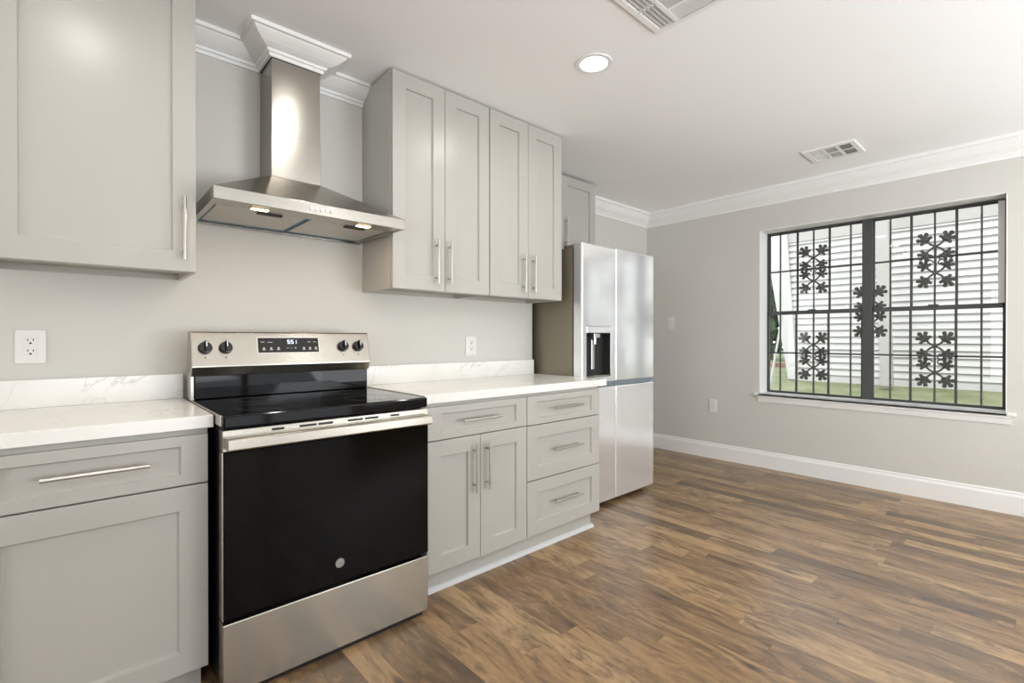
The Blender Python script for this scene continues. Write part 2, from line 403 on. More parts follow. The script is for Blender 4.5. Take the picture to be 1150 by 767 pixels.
# ------------------------------------------------------------------ kitchen cabinets
def shaker(x0, x1, z0, z1, d_back, d_front, stile, rail_t, rail_b, rec=0.012, chamfer=0.003):
    m = MB()
    X = (x0, x1); xi0, xi1, zi0, zi1 = x0 + stile, x1 - stile, z0 + rail_b, z1 - rail_t
    c = chamfer
    o = [(x0, z0), (x1, z0), (x1, z1), (x0, z1)]; i = [(xi0, zi0), (xi1, zi0), (xi1, zi1), (xi0, zi1)]
    q = [(xi0 + c, zi0 + c), (xi1 - c, zi0 + c), (xi1 - c, zi1 - c), (xi0 + c, zi1 - c)]
    vs_ = [(x, d_back, z) for x, z in o] + [(x, d_front, z) for x, z in o] + [(x, d_front, z) for x, z in i] + [(x, d_front - rec, z) for x, z in q]
    fs = [(0, 1, 2, 3), (12, 13, 14, 15)]
    for k in range(4):
        n = (k + 1) % 4
        fs += [(k, n, 4 + n, 4 + k), (4 + k, 4 + n, 8 + n, 8 + k), (8 + k, 8 + n, 12 + n, 12 + k)]
    return m.add(vs_, fs)
def bar_handle(parent, x, d, z, length, vertical, r=0.006):
    m = MB(); h = length / 2; off = 0.030; sp = h - 0.032
    if vertical:
        m.cyl((x, d + off, z - h), (x, d + off, z + h), r)
        for s in (-sp, sp): m.cyl((x, d, z + s), (x, d + off, z + s), 0.0046, 12)
    else:
        m.cyl((x - h, d + off, z), (x + h, d + off, z), r)
        for s in (-sp, sp): m.cyl((x + s, d, z), (x + s, d + off, z), 0.0046, 12)
    return m.build('handle', M['nickel'], parent, smooth=True)
UD0, UD1 = 0.3155, 0.337
def wall_cabinet(x0, x1, doors, label, zb=1.4175, zt=2.499, dback=0.0, dbox=0.314, dd=(UD0, UD1), handles=(), hz=1.572, hl=0.232, topgap=0.0):
    t = thing('wall_cabinet', (x0 + x1) / 2, dback, zb, label, 'cabinet')
    b = MB(); th = 0.016
    b.box(x0, x0 + th, dback + 0.001, dbox, zb, zt).box(x1 - th, x1, dback + 0.001, dbox, zb, zt)
    b.box(x0 + th, x1 - th, dback + 0.001, dback + 0.012, zb, zt).box(x0 + th, x1 - th, dback + 0.012, dbox, zt - th, zt)
    b.box(x0 + th, x1 - th, dbox - 0.019, dbox, zb, zb + 0.035).box(x0 + th, x1 - th, dbox - 0.019, dbox, zt - 0.05, zt)
    b.build('body', M['cab'], t)
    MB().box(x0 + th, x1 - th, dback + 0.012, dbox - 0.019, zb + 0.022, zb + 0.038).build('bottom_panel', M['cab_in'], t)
    for fx in (0.22, 0.72):
        xx = x0 + (x1 - x0) * fx
        box(xx, xx + 0.045, dbox - 0.055, dbox - 0.019, zb + 0.008, zb + 0.022).build('mounting_clip', M['dark'], t)
    for (a, c), hx in zip(doors, handles):
        dm = shaker(a, c, zb + 0.001, zt - 0.002, dd[0], dd[1], 0.073, 0.073, 0.075).build('door', M['cab'], t, 0.0012)
        if hx is not None: bar_handle(dm, hx, dd[1], hz, hl, True)
    return t
wall_cabinet(-0.300, 0.250, [(-0.2985, 0.249)], 'light grey wall cabinet with one wide shaker door, left of the range hood', handles=(0.2095,), hz=1.576, hl=0.234)
wall_cabinet(1.0675, 1.6845, [(1.0695, 1.3765), (1.3795, 1.6825)], 'pale grey double-door wall cabinet just right of the steel range hood', handles=(1.3195, 1.401))
wall_cabinet(1.6875, 2.303, [(1.6895, 1.9925), (1.9955, 2.301)], 'pale grey double-door wall cabinet over the counter, beside the refrigerator', handles=(1.949, 2.033), hz=1.568)
wall_cabinet(2.372, 3.242, [(2.374, 2.805), (2.808, 3.240)], 'short grey wall cabinet set back high above the refrigerator', zb=1.872, zt=2.487, dback=REC, dbox=-0.146, dd=(-0.1445, -0.123), handles=(2.765, 2.850), hz=2.03, hl=0.232)

BD0, BD1 = 0.6105, 0.631
def base_cabinet(x0, x1, label):
    t = thing('base_cabinet', (x0 + x1) / 2, 0.0, 0.0, label, 'cabinet')
    MB().box(x0, x1, 0.002, 0.609, 0.098, 0.872).build('body', M['cab'], t)
    return t
def drawer(t, x0, x1, z0, z1, stile=0.075, rail=0.033, hx=None, hz=None, hl=0.245):
    dm = shaker(x0, x1, z0, z1, BD0, BD1, stile, rail, rail).build('drawer', M['cab'], t, 0.0012)
    bar_handle(dm, hx if hx is not None else (x0 + x1) / 2, BD1, hz if hz is not None else (z0 + z1) / 2, hl, False)
    return dm
def toe(t, x0, x1): MB().box(x0, x1, 0.05, 0.590, 0.0, 0.098).build('toe_kick', M['cab'], t)

c1 = base_cabinet(-0.325, 0.2365, 'grey base cabinet left of the range with one wide drawer over one door')
drawer(c1, -0.3225, 0.2345, 0.6955, 0.853, hx=-0.045, hz=0.779, hl=0.242)
shaker(-0.3225, 0.2345, 0.084, 0.690, BD0, BD1, 0.080, 0.078, 0.070).build('door', M['cab'], c1, 0.0012)
MB().box(-0.325, 0.222, 0.05, 0.575, 0.0, 0.098).build('toe_kick', M['cab'], c1)
c2 = base_cabinet(1.078, 1.7015, 'grey base cabinet right of the range with one drawer above two doors')
drawer(c2, 1.080, 1.6995, 0.7035, 0.855, hx=1.386, hz=0.781)
for a, b, hx in ((1.080, 1.3835, 1.342), (1.3865, 1.6995, 1.4215)):
    dm = shaker(a, b, 0.098, 0.6985, BD0, BD1, 0.073, 0.073, 0.073).build('door', M['cab'], c2, 0.0012)
    bar_handle(dm, hx, BD1, 0.543, 0.231, True)
toe(c2, 1.078, 1.7015)
c3 = base_cabinet(1.7025, 2.327, 'grey three-drawer base cabinet beside the refrigerator')
drawer(c3, 1.7045, 2.325, 0.701, 0.855, hz=0.780)
drawer(c3, 1.7045, 2.325, 0.400, 0.6955, rail=0.070, hz=0.550)
drawer(c3, 1.7045, 2.325, 0.100, 0.395, rail=0.070, hz=0.257)
toe(c3, 1.7025, 2.285)

def counter(x0, x1, label, splash_x):
    t = thing('countertop', (x0 + x1) / 2, 0.3, 0.873, label, 'countertop')
    box(x0, x1, 0.002, 0.634, 0.873, 0.914).build('slab', M['quartz'], t, 0.002)
    box(splash_x[0], splash_x[1], 0.001, 0.021, 0.9142, 1.018).build('backsplash', M['quartz'], t, 0.0015)
counter(-0.345, 0.2505, 'white marbled countertop with low backsplash, left of the range', (-0.345, 0.2505))
counter(1.062, 2.394, 'long white marbled countertop with low backsplash, between range and refrigerator', (1.062, 2.357))

# ------------------------------------------------------------------ range
rg = thing('kitchen_range', 0.634, 0.43, 0.0, 'freestanding stainless steel electric range with black glass oven door', 'stove')
R0, R1 = 0.2525, 1.017
MB().box(R0 + 0.006, R1 - 0.006, 0.115, 0.694, 0.03, 0.878).box(R0 + 0.03, R1 - 0.03, 0.14, 0.66, 0.0, 0.03).build('body', M['black'], rg, 0.002)
ct = MB().box(R0 + 0.004, R1 - 0.004, 0.165, 0.742, 0.879, 0.9195).build('cooktop', M['cook'], rg, 0.006, 3)
for a in (R0, R1 - 0.0035):
    box(a, a + 0.0035, 0.175, 0.722, 0.886, 0.9205).build('side_trim', M['steel_range'], rg)
for cx, cd_, r_ in ((0.445, 0.575, 0.115), (0.825, 0.575, 0.092), (0.445, 0.315, 0.078), (0.825, 0.315, 0.078), (0.634, 0.27, 0.055)):
    m = MB().ring((cx, cd_), r_ - 0.002, r_, 0.9195, 0.9199)
    if r_ > 0.1: m.ring((cx, cd_), r_ * 0.62 - 0.002, r_ * 0.62, 0.9195, 0.9199)
    m.build('burner_ring', M['ring'], ct)
# oven door
od = MB().box(R0 + 0.002, R1 - 0.001, 0.698, 0.742, 0.266, 0.8045).build('oven_door', M['glassblk'], rg, 0.003)
MB().box(R0, R0 + 0.003, 0.70, 0.7425, 0.266, 0.8045).build('edge_trim', M['steel_range'], od)
vt = MB().box(R0 + 0.001, R1 - 0.002, 0.698, 0.743, 0.8055, 0.8735).build('door_top', M['steel_range'], od, 0.002)
for a, b in ((0.400, 0.440), (0.491, 0.550), (0.556, 0.609), (0.665, 0.725), (0.732, 0.789), (0.840, 0.879)):
    box(a, b, 0.740, 0.7434, 0.8575, 0.8655).build('vent_slot', M['dark'], od)
MB().prism([(0.7436, 0.8215), (0.7436, 0.851), (0.772, 0.853), (0.786, 0.851), (0.790, 0.846), (0.790, 0.818), (0.786, 0.8135), (0.774, 0.8135)], 'x', R0 + 0.008, R1 - 0.010).build('oven_handle', M['steel_range'], od, 0.001)
bd = MB().cyl((0.6345, 0.742, 0.3375), (0.6345, 0.7438, 0.3375), 0.0170, 40).build('badge', M['logo'], rg)
MB().ring((0.6345, 0.3375), 0.0140, 0.0152, 0.7436, 0.7442, 'd').ring((0.6345, 0.3375), 0.0108, 0.0114, 0.7436, 0.7442, 'd').build('badge_ring', M['plastic'], bd)
tv, tf = text_mesh('GE', 0.013)
MB().add([(0.6345 + v.x * 0.85 + v.y * 0.18, 0.7440 + v.z, 0.3375 + v.y) for v in tv], tf).build('badge_lettering', M['plastic'], bd)
MB().box(R0 + 0.001, R1 - 0.001, 0.69, 0.742, 0.022, 0.2515).build('storage_drawer', M['steel_range'], rg, 0.003)
MB().box(R0 + 0.02, R1 - 0.02, 0.60, 0.725, 0.0, 0.020).build('base_plinth', M['black'], rg)
# back guard
MB().box(R0 + 0.012, R1 - 0.010, 0.125, 0.186, 0.9196, 1.022).build('rear_glass', M['glassblk'], rg, 0.004)
sd = [(0.125, 1.022), (0.196, 1.014), (0.216, 1.052), (0.216, 1.057), (0.186, 1.192), (0.180, 1.1965), (0.125, 1.1965)]
cp = MB().prism(sd, 'x', R0 - 0.001, R1 - 0.008).build('control_panel', M['steel_range'], rg, 0.0025)
MB().box(R0, R0 + 0.010, 0.120, 0.19, 0.9196, 1.02).build('side_post', M['steel_range'], rg)
def on_panel(x, z, out=0.0):   # a point on the sloping control face
    f = (z - 1.057) / (1.192 - 1.057); return (x, 0.216 - 0.030 * f + out, z)
NRM = Vector((0, 0.135, 0.030)).normalized(); UPV = Vector((0, -0.030, 0.135)).normalized()
def panel_pt(c, u, v, w): return tuple(Vector(c) + Vector((1, 0, 0)) * u + UPV * v + NRM * w)
for kx in (0.3005, 0.374, 0.874, 0.950):
    c = on_panel(kx, 1.129)
    m = MB().cyl(panel_pt(c, 0, 0, 0), panel_pt(c, 0, 0, 0.006), 0.0255, 32).cyl(panel_pt(c, 0, 0, 0.006), panel_pt(c, 0, 0, 0.022), 0.0235, 32, 0.0215)
    ko = m.build('knob', M['plastic'], rg, smooth=True)
    MB().hexa([panel_pt(c, u, v, 0.021) for u, v in ((-0.0065, -0.021), (0.0065, -0.021), (0.0065, 0.0265), (-0.0065, 0.0265))],
              [panel_pt(c, u, v, 0.038) for u, v in ((-0.0045, -0.019), (0.0045, -0.019), (0.0045, 0.0245), (-0.0045, 0.0245))]).build('grip', M['plastic'], ko, 0.001)
    MB().hexa([panel_pt(c, u, v, 0.038) for u, v in ((-0.0016, 0.000), (0.0016, 0.000), (0.0016, 0.023), (-0.0016, 0.023))],
              [panel_pt(c, u, v, 0.0388) for u, v in ((-0.0016, 0.000), (0.0016, 0.000), (0.0016, 0.023), (-0.0016, 0.023))]).build('pointer', M['chrome'], ko)
    pm = MB()
    pm.hexa([panel_pt(c, e, g - 0.040, 0.0001) for e, g in ((-.002, -.003), (.002, -.003), (.002, .003), (-.002, .003))],
            [panel_pt(c, e, g - 0.040, 0.0005) for e, g in ((-.002, -.003), (.002, -.003), (.002, .003), (-.002, .003))])
    pm.build('dial_mark', M['ring'], cp)
c = on_panel(0.6275, 1.1385)
def panel_quad(m, u0, u1, v0, v1, w0, w1):
    q = ((u0, v0), (u1, v0), (u1, v1), (u0, v1))
    return m.hexa([panel_pt(c, u, v, w0) for u, v in q], [panel_pt(c, u, v, w1) for u, v in q])
panel_quad(MB(), -0.1335, 0.1335, -0.0365, 0.0365, 0.0, 0.0012).build('display_bezel', M['plate'], cp)
dp = panel_quad(MB(), -0.130, 0.130, -0.033, 0.033, 0.0, 0.002).build('display', M['display'], rg)
# clock: 5:51 in seven segments
SEG = {'5': 'afgcd', '1': 'bc'}
dg = MB()
def digit(ch, u, v, w=0.0105, h=0.0175, s=0.0023):
    for k in SEG[ch]:
        r = {'a': (0, w, h - s, h), 'g': (0, w, h / 2 - s / 2, h / 2 + s / 2), 'd': (0, w, 0, s), 'f': (0, s, h / 2, h), 'b': (w - s, w, h / 2, h), 'e': (0, s, 0, h / 2), 'c': (w - s, w, 0, h / 2)}[k]
        panel_quad(dg, u + r[0], u + r[1], v + r[2], v + r[3], 0.0021, 0.0025)
digit('5', -0.008, 0.006); digit('5', 0.0075, 0.006); digit('1', 0.021, 0.006)
panel_quad(dg, 0.0037, 0.0055, 0.011, 0.0125, 0.0021, 0.0025); panel_quad(dg, 0.0037, 0.0055, 0.017, 0.0185, 0.0021, 0.0025)
dg.build('clock_digits', M['digit'], dp)
def icon(*quads):
    m = MB()
    for q in quads: panel_quad(m, *q, 0.0021, 0.0024)
    m.build('touch_icon', M['print'], dp)
for u, v, w in ((-0.111, 0.0145, 0.016), (-0.081, 0.0130, 0.020), (0.087, 0.0145, 0.015), (0.112, 0.0145, 0.012)):
    icon((u - w / 2, u + w / 2, v - 0.0014, v + 0.0014))
for u in (-0.107, -0.077, -0.047, 0.063, 0.090, 0.117):
    icon((u - 0.0042, u + 0.0042, -0.0215, -0.0095), (u - 0.008, u + 0.008, -0.0222, -0.0202))
icon((-0.012, -0.003, -0.0145, -0.0125))
icon((0.021, 0.030, -0.0145, -0.0125), (0.0245, 0.0265, -0.018, -0.009))
icon((0.008, 0.0098, -0.0165, -0.0105))

# ------------------------------------------------------------------ range hood
hd = thing('range_hood', 0.66, 0.0, 1.672, 'stainless steel pyramid chimney hood above the range', 'range hood')
HX0, HX1, HD, HZ0, HZ1 = 0.276, 1.045, 0.50, 1.672, 1.718
CX0, CX1, CD, CZ = 0.5575, 0.774, 0.185, 1.893
lip = MB()
th = 0.012
lip.box(HX0, HX1, HD - th, HD, HZ0, HZ1).box(HX0, HX0 + th, 0.0015, HD - th, HZ0, HZ1).box(HX1 - th, HX1, 0.0015, HD - th, HZ0, HZ1).box(HX0 + th, HX1 - th, 0.0015, 0.02, HZ0, HZ1)
# underside panel around the filters
uz0, uz1 = HZ0 + 0.004, HZ0 + 0.010
lip.box(HX0 + th, HX1 - th, 0.385, HD - th, uz0, uz1).box(HX0 + th, HX0 + 0.026, 0.02, 0.385, uz0, uz1).box(HX1 - 0.034, HX1 - th, 0.02, 0.385, uz0, uz1)
lip.build('canopy_band', M['steel'], hd, 0.0012)
MB().hexa([(HX0, 0.0015, HZ1), (HX1, 0.0015, HZ1), (HX1, HD, HZ1), (HX0, HD, HZ1)],
          [(CX0, 0.0015, CZ), (CX1, 0.0015, CZ), (CX1, CD, CZ), (CX0, CD, CZ)]).build('canopy', M['steel'], hd)
MB().box(CX0, CX1, 0.0015, CD, CZ, 2.085).build('lower_chimney', M['steel'], hd, 0.001)
MB().box(CX0 + 0.002, CX1 - 0.002, 0.0015, CD - 0.002, 2.086, H - 0.002).build('upper_chimney', M['steel'], hd, 0.001)
for a, b in ((HX0 + 0.026, 0.642), (0.654, HX1 - 0.034)):
    f = MB().box(a + 0.004, b - 0.004, 0.072, 0.381, uz0 + 0.001, uz0 + 0.007).build('filter', M['filt'], hd)
    MB().box(a, b, 0.058, 0.076, uz0 - 0.0005, uz0 + 0.006).box(a - 0.002, a + 0.006, 0.058, 0.385, uz0 - 0.0005, uz0 + 0.006).box(b - 0.006, b + 0.004, 0.058, 0.385, uz0 - 0.0005, uz0 + 0.006).build('protective_film', M['film'], f)
    xm = a + (b - a) * 0.5
    MB().box(xm - 0.02, xm + 0.075, 0.352, 0.378, uz0 - 0.006, uz0 + 0.001).build('latch', M['dark'], f, 0.002)
for lx in (0.447, 0.874):
    lm = MB().box(lx - 0.036, lx + 0.036, 0.408, 0.444, uz0 - 0.0025, uz0).build('lamp', M['steel'], hd, 0.001)
    MB().box(lx - 0.030, lx + 0.030, 0.412, 0.440, uz0 - 0.0045, uz0 - 0.0024).build('lens', M['hoodlens'], lm, 0.001)
    lp_ = lamp('hood_lamp_light', 'AREA', (lx, -0.426, uz0 - 0.008), HOOD_POWER, (1.0, 0.74, 0.46), 0.05, 0.03, direction=(0, 0.1, -1))
for bx_ in (0.618, 0.639, 0.660, 0.681, 0.703):
    MB().cyl((bx_, HD, 1.6945), (bx_, HD + 0.006, 1.6945), 0.0062, 18).build('button', M['chrome'], hd, 0.001)

# ------------------------------------------------------------------ refrigerator
fg = thing('refrigerator', 2.833, 0.0, 0.0, 'stainless steel four-door refrigerator with water dispenser in a wall alcove', 'refrigerator')
F0, F1, FM = 2.399, 3.267, 2.7715
FD0, FD1 = 0.352, 0.430
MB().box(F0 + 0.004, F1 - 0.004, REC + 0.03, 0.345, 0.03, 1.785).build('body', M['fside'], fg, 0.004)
MB().box(F0 + 0.004, F1 - 0.004, 0.345, 0.351, 0.05, 1.780).build('door_gasket', M['dark'], fg)
def fdoor(x0, x1, z0, z1, name='door'):
    return MB().box(x0, x1, FD0, FD1, z0, z1)
DX0, DX1, DZ0, DZ1 = 2.449, 2.712, 0.905, 1.249
# left upper door with a real opening for the dispenser
fz0, fz1 = 0.8665, 1.8105
g = 0.0015
vs_ = []; 
def door_with_hole(x0, x1, z0, z1, hx0, hx1, hz0, hz1, depth):
    o = [(x0, z0), (x1, z0), (x1, z1), (x0, z1)]; i = [(hx0, hz0), (hx1, hz0), (hx1, hz1), (hx0, hz1)]
    v = [(x, FD0, z) for x, z in o] + [(x, FD1, z) for x, z in o] + [(x, FD1, z) for x, z in i] + [(x, FD1 - depth, z) for x, z in i]
    f = [(0, 1, 2, 3), (12, 13, 14, 15)]
    for k in range(4):
        n = (k + 1) % 4
        f += [(k, n, 4 + n, 4 + k), (4 + k, 4 + n, 8 + n, 8 + k), (8 + k, 8 + n, 12 + n, 12 + k)]
    return MB().add(v, f)
ul = door_with_hole(F0, FM - g, fz0, fz1, DX0, DX1, DZ0, DZ1, 0.070).build('upper_door', M['fridge'], fg, 0.009, 4)
dsp = MB()
t_ = 0.0015
dsp.box(DX0, DX1, FD1 - 0.069, FD1 - 0.066, DZ0, DZ1 - 0.042).box(DX0 + 0.10, DX1, FD1 - 0.066, FD1 - 0.012, DZ0, DZ0 + 0.004)
dsp.box(DX1 - 0.003, DX1, FD1 - 0.066, FD1 - 0.004, DZ0, DZ1 - 0.042).box(DX0, DX1, FD1 - 0.066, FD1 - 0.01, DZ1 - 0.046, DZ1 - 0.042)
dsp_o = dsp.build('dispenser', M['dark'], ul)
MB().box(DX0, DX1, FD1 - 0.03, FD1 + 0.002, DZ1 - 0.042, DZ1).build('dispenser_controls', M['fridge'], dsp_o if False else ul, 0.003)
MB().box(2.545, 2.612, FD1 - 0.055, FD1 - 0.014, DZ1 - 0.075, DZ1 - 0.046).cyl((2.578, FD1 - 0.035, DZ1 - 0.12), (2.578, FD1 - 0.035, DZ1 - 0.07), 0.010, 16).box(2.562, 2.594, FD1 - 0.060, FD1 - 0.050, DZ0 + 0.05, DZ1 - 0.09).build('dispenser_spout', M['chrome'], ul, 0.002)
MB().box(DX0 + 0.006, DX1 - 0.006, FD1 - 0.060, FD1 - 0.006, DZ0 + 0.0045, DZ0 + 0.010).build('drip_tray', M['chrome'], ul)
fdoor(FM + g, F1, fz0, fz1).build('upper_door', M['fridge'], fg, 0.009, 4)
fdoor(F0, FM - g, 0.030, 0.832).build('lower_door', M['fridge'], fg, 0.009, 4)
fdoor(FM + g, F1, 0.030, 0.832).build('lower_door', M['fridge'], fg, 0.009, 4)
MB().box(F0 + 0.012, FM - 0.002, FD0, FD1 - 0.016, 0.834, 0.8645).box(FM + 0.002, F1 - 0.012, FD0, FD1 - 0.016, 0.834, 0.8645).build('handle_recess', M['strip'], fg)
for xx in (F0 + 0.035, F1 - 0.035):
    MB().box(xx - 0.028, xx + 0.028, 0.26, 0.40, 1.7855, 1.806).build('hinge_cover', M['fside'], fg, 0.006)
    MB().cyl((xx, 0.32, 0.0), (xx, 0.32, 0.03), 0.02, 20).build('foot', M['black'], fg)
MB().box(F0 + 0.02, F1 - 0.02, 0.30, 0.335, 0.004, 0.03).build('toe_grille', M['black'], fg)

# ------------------------------------------------------------------ outlets and switch
def rrect(m, x0, x1, z0, z1, d0, d1): return m.box(x0, x1, d0, d1, z0, z1)
def outlet_back(x0, x1, z0, z1, label):
    t = thing('wall_outlet', (x0 + x1) / 2, 0.0, (z0 + z1) / 2, label, 'outlet')
    xc, zc = (x0 + x1) / 2, (z0 + z1) / 2
    box(x0, x1, 0.0005, 0.007, z0, z1).build('plate', M['plate'], t, 0.003)
    box(xc - 0.0165, xc + 0.0165, 0.007, 0.0095, zc - 0.034, zc + 0.034).build('receptacle', M['plate'], t, 0.001)
    for s in (-0.0195, 0.0195):
        for q in (-0.0085, 0.0058):
            box(xc + q, xc + q + 0.0027, 0.009, 0.0098, zc + s + 0.001, zc + s + 0.0095).build('socket_slot', M['slot'], t)
        MB().cyl((xc, 0.009, zc + s - 0.0065), (xc, 0.0098, zc + s - 0.0065), 0.0036, 14).build('socket_slot', M['slot'], t)
outlet_back(-0.2545, -0.1715, 1.0765, 1.2005, 'white double socket plate on the wall above the left countertop')
outlet_back(1.760, 1.848, 1.0595, 1.184, 'white socket plate on the wall under the right wall cabinets')
def plate_right(d0, d1, z0, z1, name, label, cat, rocker):
    t = thing(name, XR, (d0 + d1) / 2, (z0 + z1) / 2, label, cat)
    dc, zc = (d0 + d1) / 2, (z0 + z1) / 2
    box(XR - 0.007, XR - 0.0005, d0, d1, z0, z1).build('plate', M['plate'], t, 0.003)
    if rocker:
        box(XR - 0.011, XR - 0.007, dc - 0.016, dc + 0.016, zc - 0.033, zc + 0.033).build('rocker', M['plate'], t, 0.0015)
    else:
        box(XR - 0.0095, XR - 0.007, dc - 0.0165, dc + 0.0165, zc - 0.034, zc + 0.034).build('receptacle', M['plate'], t, 0.001)
        for s in (-0.0195, 0.0195):
            for q in (-0.0085, 0.0062):
                box(XR - 0.0098, XR - 0.009, dc + q, dc + q + 0.0023, zc + s + 0.001, zc + s + 0.009).build('socket_slot', M['slot'], t)
plate_right(-0.185, -0.105, 1.263, 1.393, 'light_switch', 'white light switch on the far wall just right of the refrigerator', 'light switch', True)
plate_right(0.262, 0.344, 0.448, 0.577, 'wall_outlet', 'white socket plate low on the far wall, left of and below the window', 'outlet', False)

# ------------------------------------------------------------------ ceiling lights and vents
def ceiling_light(x, d, label):
    t = thing('ceiling_light', x, d, H, label, 'ceiling light')
    MB().ring((x, d), 0.066, 0.086, H - 0.006, H - 0.0005).build('trim_ring', M['trim'], t, smooth=True)
    MB().cyl((x, d, H - 0.0005), (x, d, H - 0.004), 0.0665, 40).build('lens', M['lens'], t)
    lamp('ceiling_light_beam', 'AREA', (x, -d, H - 0.012), CAN_FRONT if d < 2 else CAN_POWER, (1.0, 0.96, 0.91), 0.11, shape='DISK', direction=(0, 0, -1), spread=math.radians(165))
ceiling_light(1.784, 1.014, 'round white recessed ceiling light, glowing, above the right cabinets')
ceiling_light(0.86, 1.014, 'round white recessed ceiling light in front of the range hood')
ceiling_light(-0.065, 1.014, 'round white recessed ceiling light in front of the left wall cabinet')
ceiling_light(-0.065, 3.2, 'round white recessed ceiling light, added unseen behind the photographer, on the left')  # this and the next two: unseen lamps, assumed and added for illumination
ceiling_light(1.784, 3.2, 'round white recessed ceiling light, added unseen behind the photographer, on the right')
ceiling_light(3.35, 3.2, 'round white recessed ceiling light, added unseen in the dining end, off to the right')

v1 = thing('ceiling_vent', 1.62, 1.53, H, 'square white ceiling register near the ceiling light, with narrow louvers and a blank grey middle', 'vent')
a0, a1, b0, b1 = 1.44, 1.80, 1.352, 1.712
z0, z1 = H - 0.012, H - 0.0005
fm = MB().box(a0, a1, b0, b0 + 0.024, z0, z1).box(a0, a1, b1 - 0.024, b1, z0, z1).box(a0, a0 + 0.024, b0 + 0.024, b1 - 0.024, z0, z1).box(a1 - 0.024, a1, b0 + 0.024, b1 - 0.024, z0, z1)
fm.box(a0 + 0.024, a1 - 0.024, b0 + 0.098, b0 + 0.112, z0, z1).box(1.614, 1.626, b0 + 0.024, b0 + 0.098, z0, z1).box(1.545, 1.557, b0 + 0.112, b1 - 0.024, z0, z1).box(1.683, 1.695, b0 + 0.112, b1 - 0.024, z0, z1)
fm.build('frame', M['trim'], v1)
MB().box(a0 + 0.02, a1 - 0.02, b0 + 0.02, b1 - 0.02, H - 0.0025, H - 0.0008).build('backing', M['vent_grey'], v1)
for k in range(4):
    dd = b0 + 0.030 + k * 0.018
    MB().hexa([(a0 + 0.02, dd, H - 0.003), (a1 - 0.02, dd, H - 0.003), (a1 - 0.02, dd + 0.003, H - 0.003), (a0 + 0.02, dd + 0.003, H - 0.003)],
              [(a0 + 0.02, dd + 0.010, H - 0.012), (a1 - 0.02, dd + 0.010, H - 0.012), (a1 - 0.02, dd + 0.0135, H - 0.012), (a0 + 0.02, dd + 0.0135, H - 0.012)]).build('slat', M['trim'], v1)
MB().box(1.557, 1.683, b0 + 0.112, b1 - 0.024, H - 0.009, H - 0.006).build('centre_plate', M['vent_grey'], v1)
for k in range(7):
    for xx, s in ((a0 + 0.026, -1), (1.697, 1)):
        x_ = xx + k * 0.0125
        MB().hexa([(x_, b0 + 0.112, H - 0.003), (x_ + 0.002, b0 + 0.112, H - 0.003), (x_ + 0.002, b1 - 0.024, H - 0.003), (x_, b1 - 0.024, H - 0.003)],
                  [(x_ + s * 0.006, b0 + 0.112, H - 0.012), (x_ + s * 0.006 + 0.002, b0 + 0.112, H - 0.012), (x_ + s * 0.006 + 0.002, b1 - 0.024, H - 0.012), (x_ + s * 0.006, b1 - 0.024, H - 0.012)]).build('slat', M['trim'], v1)

v2 = thing('ceiling_vent', 3.93, 1.465, H, 'small white ceiling register near the window wall, with grey cells', 'vent')
a0, a1, b0, b1 = 3.785, 4.085, 1.305, 1.620
fm = MB().box(a0, a1, b0, b0 + 0.03, z0, z1).box(a0, a1, b1 - 0.03, b1, z0, z1).box(a0, a0 + 0.035, b0 + 0.03, b1 - 0.03, z0, z1).box(a1 - 0.035, a1, b0 + 0.03, b1 - 0.03, z0, z1)
dcol = [b0 + 0.03, b0 + 0.118, b0 + 0.205, b1 - 0.03]
xm = (a0 + a1) / 2
for q in dcol[1:3]: fm.box(a0 + 0.035, a1 - 0.035, q - 0.009, q + 0.009, z0, z1)
for q0, q1 in ((dcol[0], dcol[1] - 0.009), (dcol[1] + 0.009, dcol[2] - 0.009), (dcol[2] + 0.009, dcol[3])): fm.box(xm - 0.006, xm + 0.006, q0, q1, z0, z1)
fm.build('frame', M['trim'], v2)
for k, mt in enumerate(('trim', 'vent_grey', 'vent_dark')):
    MB().box(a0 + 0.03, a1 - 0.03, dcol[k], dcol[k + 1], H - 0.005, H - 0.001).build('louver_cell', M[mt], v2)
    for r in range(8):
        q = dcol[k] + 0.012 + r * 0.0095
        if q > dcol[k + 1] - 0.012: break
        MB().box(a0 + 0.03, a1 - 0.03, q, q + 0.0018, H - 0.010, H - 0.004).build('slat', M[mt], v2)

